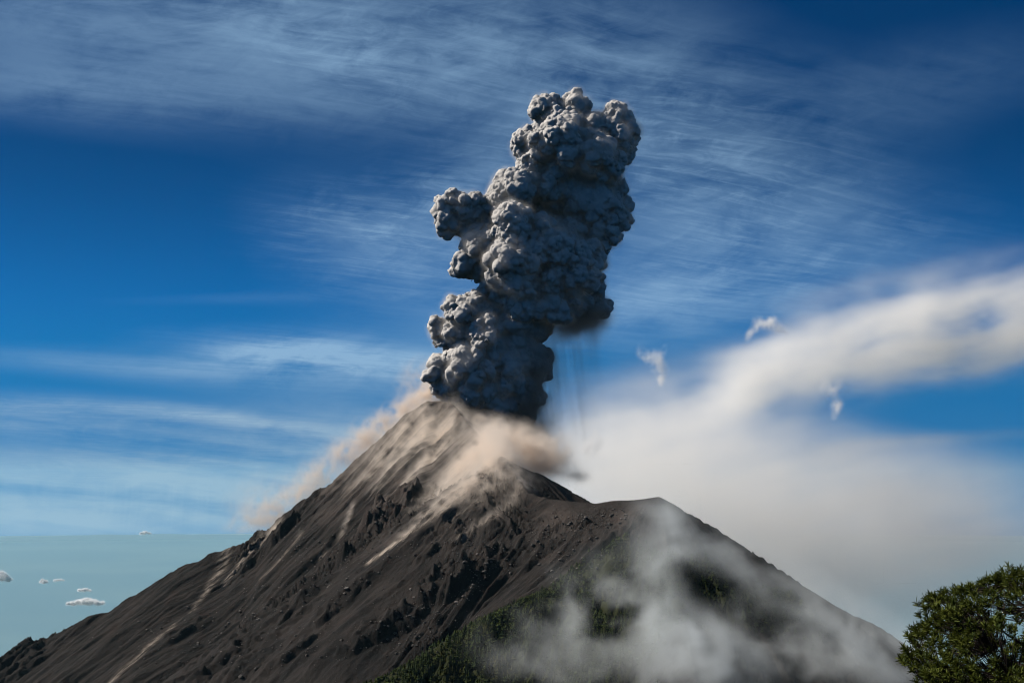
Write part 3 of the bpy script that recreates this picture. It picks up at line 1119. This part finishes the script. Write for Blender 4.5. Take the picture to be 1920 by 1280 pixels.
# small white wisps of cloud beside and behind the column: pixel blobs (x, y, rx, ry, rot) --------------------------
wisp_m = smoke_mat('white_cloud', (1, 1, 1), .2, .045)
WISPS = [
    ('funnel-shaped white cloud wisp to the right of the ash column', [(1225, 675, 24, 14, 50, .7), (1233, 700, 10, 16, 0, 1.2), (1236, 714, 7, 8, 0, 1.3), (1210, 668, 14, 10, 40, .4), (1243, 660, 6, 12, 20, .4)]),
    ('arched white cloud wisp above the drifting ash cloud', [(1442, 608, 20, 9, 15, 1.2), (1418, 615, 14, 7, -35, .7), (1404, 628, 5, 10, 20, .4), (1468, 620, 14, 6, 20, .6), (1448, 600, 8, 6, 0, 1.1)]),
    ('ragged white cloud wisp inside the drifting ash cloud', [(1550, 722, 18, 12, 60, .55), (1558, 732, 10, 10, 0, .6), (1572, 722, 8, 14, 20, .3)]),
    ('tiny hanging white wisp under the drifting ash cloud', [(1566, 762, 6, 18, 8, 1.0), (1572, 755, 7, 10, 0, .6)]),
    ('faint white steam wisp between the ash column and the shoulder', [(1108, 828, 16, 14, 0, .7), (1095, 840, 18, 10, 20, .5), (1120, 818, 9, 14, 0, .5)]),
]
for wi, (lab, bl) in enumerate(WISPS):
    YW = 2540.0
    sc_ = YW / F
    b_arr = np.array(bl, dtype=float)
    x0, x1 = b_arr[:, 0].min() - 40, b_arr[:, 0].max() + 40
    y0, y1 = b_arr[:, 1].min() - 36, b_arr[:, 1].max() + 36
    p0, p1 = P(x0, y1, YW), P(x1, y0, YW)
    bmin, bmax = np.array([p0[0], YW - 30, p0[2]]), np.array([p1[0], YW + 30, p1[2]])
    n, ax_ = grid_coords(bmin, bmax, (2.4, 4.0, 2.4))
    size = bmax - bmin
    nz = noise3(n, size, (26, 26, 26), 4, 60 + wi, .65)
    nr = noise3(n, size, (20, 30, 34), 3, 70 + wi, .6, True)
    dens = np.zeros(n, np.float32)
    for px, py, rx, ry, rot, w in bl:
        c = P(px, py, YW)
        cr, sr = math.cos(math.radians(rot)), math.sin(math.radians(rot))
        u = (ax_[0][:, None, None] - c[0]) / sc_
        v = -(ax_[2][None, None, :] - c[2]) / sc_
        e = ((u * cr + v * sr) / rx) ** 2 + ((-u * sr + v * cr) / ry) ** 2 + ((ax_[1][None, :, None] - YW) / 16) ** 2
        dens += w * np.exp(-e * 1.0)
    dens = np.clip(dens * np.clip((nz * .45 + nr * .55 - .53) * 9, 0, 2.5) - .04, 0, 2)
    dens[dens < .01] = 0
    o = grid_object('cloud_wisp', dens, bmin, [a[-1] for a in ax_], wisp_m)
    tag(o, lab, 'cloud', 'white wisps of cloud', kind='stuff')

# fair-weather clouds low over the sea -------------------------------------------------
cm_, q, o_ = new_mat('cumulus')
b_ = q.node('ShaderNodeBsdfPrincipled')
b_.inputs['Base Color'].default_value = (.85, .85, .85, 1)
b_.inputs['Roughness'].default_value = 1.0
b_.inputs['Specular IOR Level'].default_value = 0.0
b_.inputs['Subsurface Weight'].default_value = 0.0
tl_ = q.node('ShaderNodeBsdfTranslucent')
tl_.inputs['Color'].default_value = (.85, .85, .85, 1)
mx_ = q.node('ShaderNodeMixShader')
mx_.inputs[0].default_value = .7
q.put(mx_.inputs[1], b_.outputs[0]); q.put(mx_.inputs[2], tl_.outputs[0])
q.put(o_.inputs['Surface'], mx_.outputs[0])
CUM = [
    ('larger flat white cloud floating low over the sea near the slope', [(138, 1131, 9), (150, 1128, 10), (163, 1127, 11), (176, 1129, 10), (186, 1127, 8), (158, 1132, 10), (172, 1133, 9), (146, 1133, 8)], .55),
    ('small white cloud hovering just above the larger flat cloud', [(147, 1106, 5), (155, 1103, 6.5), (162, 1106, 5), (168, 1108, 3)], .6),
    ('bulging white cloud with a shaded base over the sea', [(2, 1082, 12), (8, 1077, 10), (14, 1081, 7), (-8, 1084, 12), (4, 1086, 9)], .9),
    ('tiny white cloud puff with a rounded top over the sea', [(80, 1089, 5), (76, 1091, 3.5), (84, 1091, 3.5)], .8),
    ('tiny flat white cloud puff with a thin tail over the sea', [(106, 1088, 4), (111, 1087, 3.5), (118, 1087, 2)], .6),
    ('minute white cloud puff just at the hazy horizon', [(272, 998, 4), (277, 995, 3), (266, 1000, 3), (281, 999, 2)], .9),
]
for ci, (lab, lb, flat) in enumerate(CUM):
    py_m = sum(l[1] for l in lb) / len(lb)
    el_m = math.atan((py_m - EYE) / F)
    YC = min(2000.0 / math.tan(max(el_m, .02)), 70000.0)        # cloud deck about 1.6 km above the sea
    s_ = YC / F
    lobes = []
    rc = random.Random(400 + ci)
    xs_ = [l[0] for l in lb]
    x0_, x1_ = min(xs_), max(xs_)
    yb_ = max(l[1] for l in lb)
    for px, py, r in lb:
        for k in range(5):
            qx_, r2 = px + rc.uniform(-1, 1) * r * .9, r * rc.uniform(.28, .62)
            mid_ = 1 - abs((qx_ - (x0_ + x1_) / 2) / max((x1_ - x0_) * .75, r))
            p = P(qx_, yb_ - max(mid_, .1) * rc.uniform(0, 1.1) * r, YC)
            lobes.append((p[0], YC + rc.uniform(-1, 1) * r * s_, p[2], r2 * s_))
    rm = max(l[3] for l in lobes)
    vx_ = max(.5 * s_, rm / 9)
    me = billow_mesh('cumulus_cloud', lobes, vx_, .8 * vx_, [(rm * .9, rm * .34), (rm * .45, rm * .20), (rm * .24, rm * .09)], cm_)
    zb = min(l[2] for l in lobes)
    o = link(bpy.data.objects.new('cumulus_cloud', me))
    # flatten about the base of the cloud
    zc = sum(l[2] for l in lobes) / len(lobes)
    me.transform(Matrix.Translation((0, 0, zc)) @ Matrix.Scale(flat, 4, (0, 0, 1)) @ Matrix.Translation((0, 0, -zc)))
    tag(o, lab, 'cloud', 'small clouds over the sea')
    fr, fmin, fmax = fringe_grid(me, vx_ * 1.7, 95 + ci, rm * .8)
    fo = grid_object('cloud_edge', fr, fmin, fmax, smoke_mat('cloud_edge', (1, 1, 1), 0.0, .16 / vx_))
    fo.parent = o
    fo['kind'] = 'stuff'

# far coast hills at the horizon -------------------------------------------------------
hm2, q, o_ = new_mat('far_hills')
b_ = q.node('ShaderNodeBsdfPrincipled')
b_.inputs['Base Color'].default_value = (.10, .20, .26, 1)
b_.inputs['Roughness'].default_value = 1.0
q.put(o_.inputs['Surface'], b_.outputs[0])
a_ = np.linspace(math.radians(-50), math.radians(50), 260)
R0 = 98000.0
hgt = 60 + 200 * np.clip(fbm(a_ * 9, a_ * 0 + 3, 4, 3) + .35, 0, 1.2) + 60 * fbm(a_ * 60, a_ * 0 + 8, 3, 4)
rows = [(-5200, -50), (-2600, .55), (-700, .93), (0, 1.0), (900, .8), (3500, -50)]
hv = []
for dr_, fh in rows:
    r = R0 + dr_
    z = SEA_Z + (hgt * fh if fh > 0 else np.full_like(hgt, -60.0))
    hv.append(np.stack([r * np.sin(a_), r * np.cos(a_), z], -1))
hills = link(bpy.data.objects.new('far_hills', mesh_np('far_hills', np.concatenate(hv), grid_faces(len(rows), len(a_)), hm2)))
tag(hills, 'low blue hills along the hazy horizon', kind='structure')

# forest on the spur -------------------------------------------------------------------
fm, q, o_ = new_mat('forest_foliage')
b_ = q.node('ShaderNodeBsdfPrincipled')
b_.inputs['Roughness'].default_value = .9
b_.inputs['Specular IOR Level'].default_value = .1
p_ = q.node('ShaderNodeNewGeometry').outputs['Position']
fc = q.mix(q.ramp(q.noise(p_, 1 / 14.0, 4, .6), .35, .65), (.013, .024, .006), (.042, .056, .013))
q.put(b_.inputs['Base Color'], q.mix(q.ramp(q.noise(p_, 1 / 45.0, 3, .6), .5, .7), fc, (.050, .048, .013)))
q.put(o_.inputs['Surface'], b_.outputs[0])
rng = np.random.default_rng(77)
core_x = (X[:, 0] > -500) & (X[:, 0] < 760)
core_y = (Y[0] > 1650) & (Y[0] < 2260)
cand_v = VEG[np.ix_(core_x, core_y)]
cx_, cy2_, cz_ = X[np.ix_(core_x, core_y)], Y[np.ix_(core_x, core_y)], H[np.ix_(core_x, core_y)]
pick = rng.random(cand_v.shape) < np.clip(cand_v * (1 + fbm(cx_ / 40, cy2_ / 40, 4, 9) * 1.2) - .22, 0, 1) * .5
tx, ty, tz = cx_[pick], cy2_[pick], cz_[pick]
NT = len(tx)
seg = 6
tv, tf, b0 = [], [], 0
ht = rng.uniform(5, 13, NT) * (0.6 + .6 * np.clip(fbm(tx / 60, ty / 60, 2, 4) + .5, 0, 1))
wd = ht * rng.uniform(.26, .42, NT)
ang0 = rng.uniform(0, 6.28, NT)
prof = [(0.10, .75), (0.30, 1.0), (0.42, .62), (0.62, .74), (0.72, .38), (1.0, .02)]
V3 = np.zeros((NT, len(prof), seg, 3))
for i, (hz_, wr) in enumerate(prof):
    for k in range(seg):
        jit = rng.uniform(.62, 1.28, NT)
        a = ang0 + k * 2 * math.pi / seg + i * .5
        V3[:, i, k, 0] = tx + np.cos(a) * wd * wr * jit
        V3[:, i, k, 1] = ty + np.sin(a) * wd * wr * jit
        V3[:, i, k, 2] = tz - .8 + ht * (hz_ + (jit - .95) * .08)
fidx = []
for i in range(len(prof) - 1):
    for k in range(seg):
        k2 = (k + 1) % seg
        fidx.append((i * seg + k, i * seg + k2, (i + 1) * seg + k2, (i + 1) * seg + k))
fidx = np.array(fidx)
allf = (fidx[None] + (np.arange(NT) * len(prof) * seg)[:, None, None]).reshape(-1, 4)
forest = link(bpy.data.objects.new('forest', mesh_np('forest', V3.reshape(-1, 3), allf, fm, smooth=False)))
tag(forest, 'dark green pine forest covering the lower spur under the mist', 'forest', kind='stuff')

# boulders and scree scattered below the outcrops ----------------------------------------
bm_, q, o_ = new_mat('boulder_rock')
b_ = q.node('ShaderNodeBsdfPrincipled')
b_.inputs['Roughness'].default_value = .95
p_ = q.node('ShaderNodeNewGeometry').outputs['Position']
q.put(b_.inputs['Base Color'], q.mix(q.ramp(q.noise(p_, 1 / 22.0, 3, .6), .4, .6), (.035, .031, .028), (.13, .115, .104)))
q.put(o_.inputs['Surface'], b_.outputs[0])
ph = (1 + 5 ** .5) / 2
IV = np.array([(-1, ph, 0), (1, ph, 0), (-1, -ph, 0), (1, -ph, 0), (0, -1, ph), (0, 1, ph), (0, -1, -ph), (0, 1, -ph), (ph, 0, -1), (ph, 0, 1), (-ph, 0, -1), (-ph, 0, 1)]) / 1.9
IF = np.array([(0, 11, 5), (0, 5, 1), (0, 1, 7), (0, 7, 10), (0, 10, 11), (1, 5, 9), (5, 11, 4), (11, 10, 2), (10, 7, 6), (7, 1, 8), (3, 9, 4), (3, 4, 2), (3, 2, 6), (3, 6, 8), (3, 8, 9), (4, 9, 5), (2, 4, 11), (6, 2, 10), (8, 6, 7), (9, 8, 1)])
bx_, by_ = [], []
for px, py, spx, spy, cnt in [(700, 1000, 70, 50, 170), (905, 1060, 60, 40, 170), (840, 1120, 90, 50, 120), (1040, 1000, 90, 50, 190), (1120, 975, 70, 20, 130), (560, 1020, 60, 40, 120), (620, 1090, 110, 60, 160),
                              (760, 1180, 120, 60, 170), (480, 1130, 110, 60, 130), (330, 1200, 120, 50, 130), (1060, 1060, 60, 40, 90), (820, 1030, 100, 40, 110), (520, 1220, 120, 50, 120)]:
    for k in range(cnt):
        u, v = rng.normal(0, .5, 2)
        h_ = (px + u * spx - v * spx * .3, py + v * spy)
        bx_.append(h_[0]); by_.append(h_[1])
# pixel rays meet the slope
dirs = np.array([ray(a, b) for a, b in zip(bx_, by_)])
Yr = np.arange(1700, 3000, 6.0)
sx_, sz_ = dirs[:, :1] / dirs[:, 1:2] * Yr[None], dirs[:, 2:] / dirs[:, 1:2] * Yr[None]
xi_ = np.clip(np.searchsorted(xs, sx_), 0, len(xs) - 1)
yi_ = np.clip(np.searchsorted(ys, np.broadcast_to(Yr[None], sx_.shape)), 0, len(ys) - 1)
below = H[xi_, yi_] > sz_
first = np.argmax(below, 1)
okb = below.any(1)
ii, jj = xi_[np.arange(len(first)), first][okb], yi_[np.arange(len(first)), first][okb]
bxw, byw, bzw = xs[ii], ys[jj], H[ii, jj]
NB = len(bxw)
rad_ = np.clip(rng.lognormal(-.05, .55, NB), .5, 4.0)
BV = np.zeros((NB, 12, 3))
for c in range(3):
    BV[:, :, c] = IV[None, :, c] * rng.uniform(.65, 1.35, (NB, 12)) * rad_[:, None] * (1, 1, .75)[c]
th_ = rng.uniform(0, 6.28, NB)
cB, sB = np.cos(th_)[:, None], np.sin(th_)[:, None]
BX, BY = BV[:, :, 0] * cB - BV[:, :, 1] * sB, BV[:, :, 0] * sB + BV[:, :, 1] * cB
BV[:, :, 0], BV[:, :, 1] = BX + bxw[:, None], BY + byw[:, None]
BV[:, :, 2] += (bzw + rad_ * .25)[:, None]
BFc = (IF[None] + (np.arange(NB) * 12)[:, None, None]).reshape(-1, 3)
bould = link(bpy.data.objects.new('boulder_scree', mesh_np('boulder_scree', BV.reshape(-1, 3), BFc, bm_, smooth=False, nside=3)))
tag(bould, 'pale grey boulders and scree scattered over the dark slope', 'boulders', kind='stuff')

# pine tree ------------------------------------------------------------------------------
YT = 62.0
ST = YT / F
tb = np.array([P(1965, 1280, YT)[0], YT, 0.0])
tb[2] = float(hillside_h(tb[0], YT)) - .3
top = P(1995, 1050, YT)
pine = link(bpy.data.objects.new('pine_tree', None))
pine.location = tb
tag(pine, 'dark green long-needled pine tree on the near slope', 'tree')
wood, q, o_ = new_mat('pine_bark')
b_ = q.node('ShaderNodeBsdfPrincipled')
b_.inputs['Roughness'].default_value = .9
p_ = q.node('ShaderNodeNewGeometry').outputs['Position']
q.put(b_.inputs['Base Color'], q.mix(q.noise(p_, 6, 4, .6), (.025, .018, .014), (.07, .05, .04)))
q.put(o_.inputs['Surface'], b_.outputs[0])
nee, q, o_ = new_mat('pine_needles')
b_ = q.node('ShaderNodeBsdfPrincipled')
b_.inputs['Roughness'].default_value = .65
b_.inputs['Specular IOR Level'].default_value = .2
p_ = q.node('ShaderNodeNewGeometry').outputs['Position']
oi_ = q.node('ShaderNodeObjectInfo')
q.put(b_.inputs['Base Color'], q.mix(q.ramp(q.noise(p_, 1.6, 3, .6), .38, .64), (.036, .060, .010), (.15, .175, .024)))
tl_ = q.node('ShaderNodeBsdfTranslucent')
tl_.inputs['Color'].default_value = (.07, .085, .012, 1)
ad_ = q.node('ShaderNodeMixShader')
ad_.inputs[0].default_value = .25
q.put(ad_.inputs[1], b_.outputs[0]); q.put(ad_.inputs[2], tl_.outputs[0])
q.put(o_.inputs['Surface'], ad_.outputs[0])


def tubes(name, paths, mat, sides=6):
    vs, fs = [], []
    for pts, rads in paths:
        pts = [Vector(p) for p in pts]
        base_i = len(vs)
        for i, p in enumerate(pts):
            d = (pts[min(i + 1, len(pts) - 1)] - pts[max(i - 1, 0)]).normalized()
            s = d.cross(Vector((.13, .97, .2))).normalized()
            t = d.cross(s)
            for k in range(sides):
                a = 2 * math.pi * k / sides
                vs.append(p + (s * math.cos(a) + t * math.sin(a)) * rads[i])
        for i in range(len(pts) - 1):
            for k in range(sides):
                k2 = (k + 1) % sides
                fs.append((base_i + i * sides + k, base_i + i * sides + k2, base_i + (i + 1) * sides + k2, base_i + (i + 1) * sides + k))
    me = bpy.data.meshes.new(name)
    me.from_pydata(vs, [], fs)
    me.materials.append(mat)
    me.polygons.foreach_set('use_smooth', [True] * len(me.polygons))
    return me


R = random.Random(21)
def local(p): return Vector((p[0] - tb[0], p[1] - tb[1], p[2] - tb[2]))


trunk_pts = [Vector((0, 0, 0))]
tl = local(top)
for i in range(1, 9):
    f = i / 8
    trunk_pts.append(Vector((tl.x * f + R.uniform(-.15, .15), R.uniform(-.15, .15), tl.z * f)))
tr = bpy.data.objects.new('trunk', tubes('trunk', [(trunk_pts, [.38 - .034 * i for i in range(9)])], wood, 9))
link(tr).parent = pine
# crown outline in photo pixels: left edge of the foliage at each height
ctr = local(P(1965, 1235, YT))
limb_pts = []
limbs = []
for i in range(26):
    f = .52 + .46 * (i / 25)
    k = f * 8
    i0 = min(int(k), 7)
    s0 = trunk_pts[i0].lerp(trunk_pts[i0 + 1], k - i0)
    a = i * 2.39996 + R.uniform(-.3, .3)
    L_ = 5.6 * (1 - .66 * max(0, (f - .55) / .45)) * R.uniform(.8, 1.0)
    pts = [s0]
    for j in range(1, 7):
        t = j / 6
        pts.append(s0 + Vector((math.cos(a) * L_ * t, math.sin(a) * L_ * t, L_ * (.10 * t + .28 * t * t) + R.uniform(-.12, .12))))
    limbs.append(pts)
    for j in range(1, 7):
        limb_pts += [pts[j - 1].lerp(pts[j], u_) for u_ in (.25, .5, .75, 1.0)]
    lo = bpy.data.objects.new('limb', tubes('limb', [(pts, [.11 - .014 * j for j in range(7)])], wood, 5))
    link(lo).parent = pine
# tuft positions: on twigs round the outer limbs, inside the outline seen in the photo
EDGE = [(1030, 1990), (1052, 1918), (1062, 1900), (1078, 1868), (1092, 1845), (1100, 1815), (1108, 1785), (1118, 1760), (1138, 1728), (1150, 1726), (1170, 1722), (1185, 1714), (1200, 1702), (1215, 1712), (1232, 1714), (1240, 1692), (1250, 1702), (1262, 1712), (1285, 1722), (1340, 1760), (1420, 1850)]
ey_, ex_ = [e[0] for e in EDGE], [e[1] for e in EDGE]
tufts, twigs = [], []
LP = np.array([tuple(p) for p in limb_pts])
tries = 0
while len(tufts) < 3600 and tries < 90000:
    tries += 1
    px, py = R.uniform(1685, 2230), R.uniform(985, 1420)
    lim = float(np.interp(py, ey_, ex_)) + 16 * float(fbm(np.array([py / 13.0]), np.array([3.3]), 2, 5)[0])
    side = abs(px - 1965)
    lim_r = 1965 + (1965 - lim) * .95
    if px < lim + 13 or px > lim_r:
        continue
    half = max(1965 - lim, 1) * ST                       # crown half width at this height in m
    rx = (px - 1965) * ST
    dmax = math.sqrt(max(half * half - rx * rx, .05))
    dep_ = R.uniform(-1, 1)
    dep_ = math.copysign(abs(dep_) ** .6, dep_) * dmax
    rr2 = math.hypot(rx, dep_) / max(half, .1)
    inner = rr2 < .62 and py > lim * 0 + 1105 + (1965 - px) * .05
    if inner and R.random() < .82:
        continue
    p = local(P(px, py, YT)) + Vector((0, dep_, 0))
    v = fbm(np.array([p.x / 1.15 + p.y * .3]), np.array([p.z / .85 + p.y / 2.2]), 2, 14)[0]
    if v < -.04 and R.random() < .88 and px > lim + 16:
        continue
    tufts.append((p, Vector((rx, dep_, half * .9)).normalized()))
tufts_np = np.array([tuple(t[0]) for t in tufts])
for p, d in tufts:
    i = int(np.argmin(((LP - np.array(p)) ** 2).sum(1) + 2.0 * np.maximum(0, LP[:, 2] - p.z)))
    q0 = Vector(LP[i])
    mid = q0.lerp(p, .55) + Vector((R.uniform(-.1, .1), R.uniform(-.1, .1), -.12 * (p - q0).length))
    twigs.append(([q0, mid, p], [.028, .018, .010]))
tw = bpy.data.objects.new('twigs', tubes('twigs', twigs, wood, 3))
tw['kind'] = 'stuff'
link(tw).parent = pine


def tuft_mesh(name, seed, needles=26):
    r = random.Random(seed)
    vs, fs = [], []
    for k in range(needles):
        th, cz = r.uniform(0, 6.283), r.uniform(-.15, 1.0)
        sr = math.sqrt(max(0, 1 - cz * cz))
        d = Vector((sr * math.cos(th), sr * math.sin(th), cz)).normalized()
        d = (d + Vector((0, 0, .35))).normalized()
        s = d.cross(Vector((r.uniform(-1, 1), r.uniform(-1, 1), r.uniform(-1, 1)))).normalized()
        L_ = r.uniform(.17, .26)
        w = .015
        o = Vector((0, 0, r.uniform(-.14, .03)))
        b = len(vs)
        vs += [o - s * w, o + s * w, o + d * L_ * .7 + s * w * .8, o + d * L_ + Vector((0, 0, -.01)), o + d * L_ * .7 - s * w * .8]
        fs += [(b, b + 1, b + 2, b + 4), (b + 4, b + 2, b + 3)]
    me = bpy.data.meshes.new(name)
    me.from_pydata(vs, [], fs)
    me.materials.append(nee)
    return me


TM = [tuft_mesh('needle_tuft', 300 + k) for k in range(6)]
TV = [np.array([tuple(v.co) for v in m.vertices]) for m in TM]
TFc = [[tuple(p.vertices) for p in m.polygons] for m in TM]
# the 300 tufts that show largest: nearest to the camera inside the frame
cand = []
for i, (p, d) in enumerate(tufts):
    w = p + Vector(tb)
    px, py = proj(w.x, w.y, w.z)
    if px < 1925 and py < 1285:
        cand.append((w.y, i))
cand.sort()
single = set(i for _, i in cand[:300])
crown_v, crown_f = [], []
mats = []
for i, (p, d) in enumerate(tufts):
    k = i % 6
    dirv = (d + Vector((R.uniform(-.5, .5), R.uniform(-.5, .5), R.uniform(.1, .8)))).normalized()
    M = Matrix.Translation(p) @ dirv.to_track_quat('Z', 'Y').to_matrix().to_4x4() @ Matrix.Scale(R.uniform(.95, 1.5), 4)
    if i in single:
        mats.append((k, M))
    else:
        A_ = np.array(M)
        vv = TV[k] @ A_[:3, :3].T + A_[:3, 3]
        b = len(crown_v)
        crown_v += vv.tolist()
        crown_f += [tuple(j + b for j in f) for f in TFc[k]]
cme = bpy.data.meshes.new('crown')
cme.from_pydata(crown_v, [], crown_f)
cme.materials.append(nee)
crown = link(bpy.data.objects.new('crown', cme))
crown.parent = pine
crown['kind'] = 'stuff'
for k, M in mats:
    t = link(bpy.data.objects.new('needle_tuft', TM[k]))
    t.parent = crown
    t.matrix_basis = M

# haze --------------------------------------------------------------------------------
hzm, q, o_ = new_mat('haze_air')
v_ = q.node('ShaderNodeVolumePrincipled')
v_.inputs['Color'].default_value = (.50, .85, 1.0, 1)
v_.inputs['Anisotropy'].default_value = .2
v_.inputs['Density'].default_value = 4.2e-6
v_.inputs['Density Attribute'].default_value = ''
q.put(o_.inputs['Volume'], v_.outputs[0])
HB = 108000.0
hb = [(x, y, z) for x in (-HB, HB) for y in (-HB, HB) for z in (-3660.0, 960.0)]
hme = bpy.data.meshes.new('haze')
hme.from_pydata(hb, [], [(0, 1, 3, 2), (4, 6, 7, 5), (0, 4, 5, 1), (2, 3, 7, 6), (0, 2, 6, 4), (1, 5, 7, 3)])
hme.materials.append(hzm)
hz_o = link(bpy.data.objects.new('haze', hme))
tag(hz_o, 'pale blue haze in the air', kind='stuff')
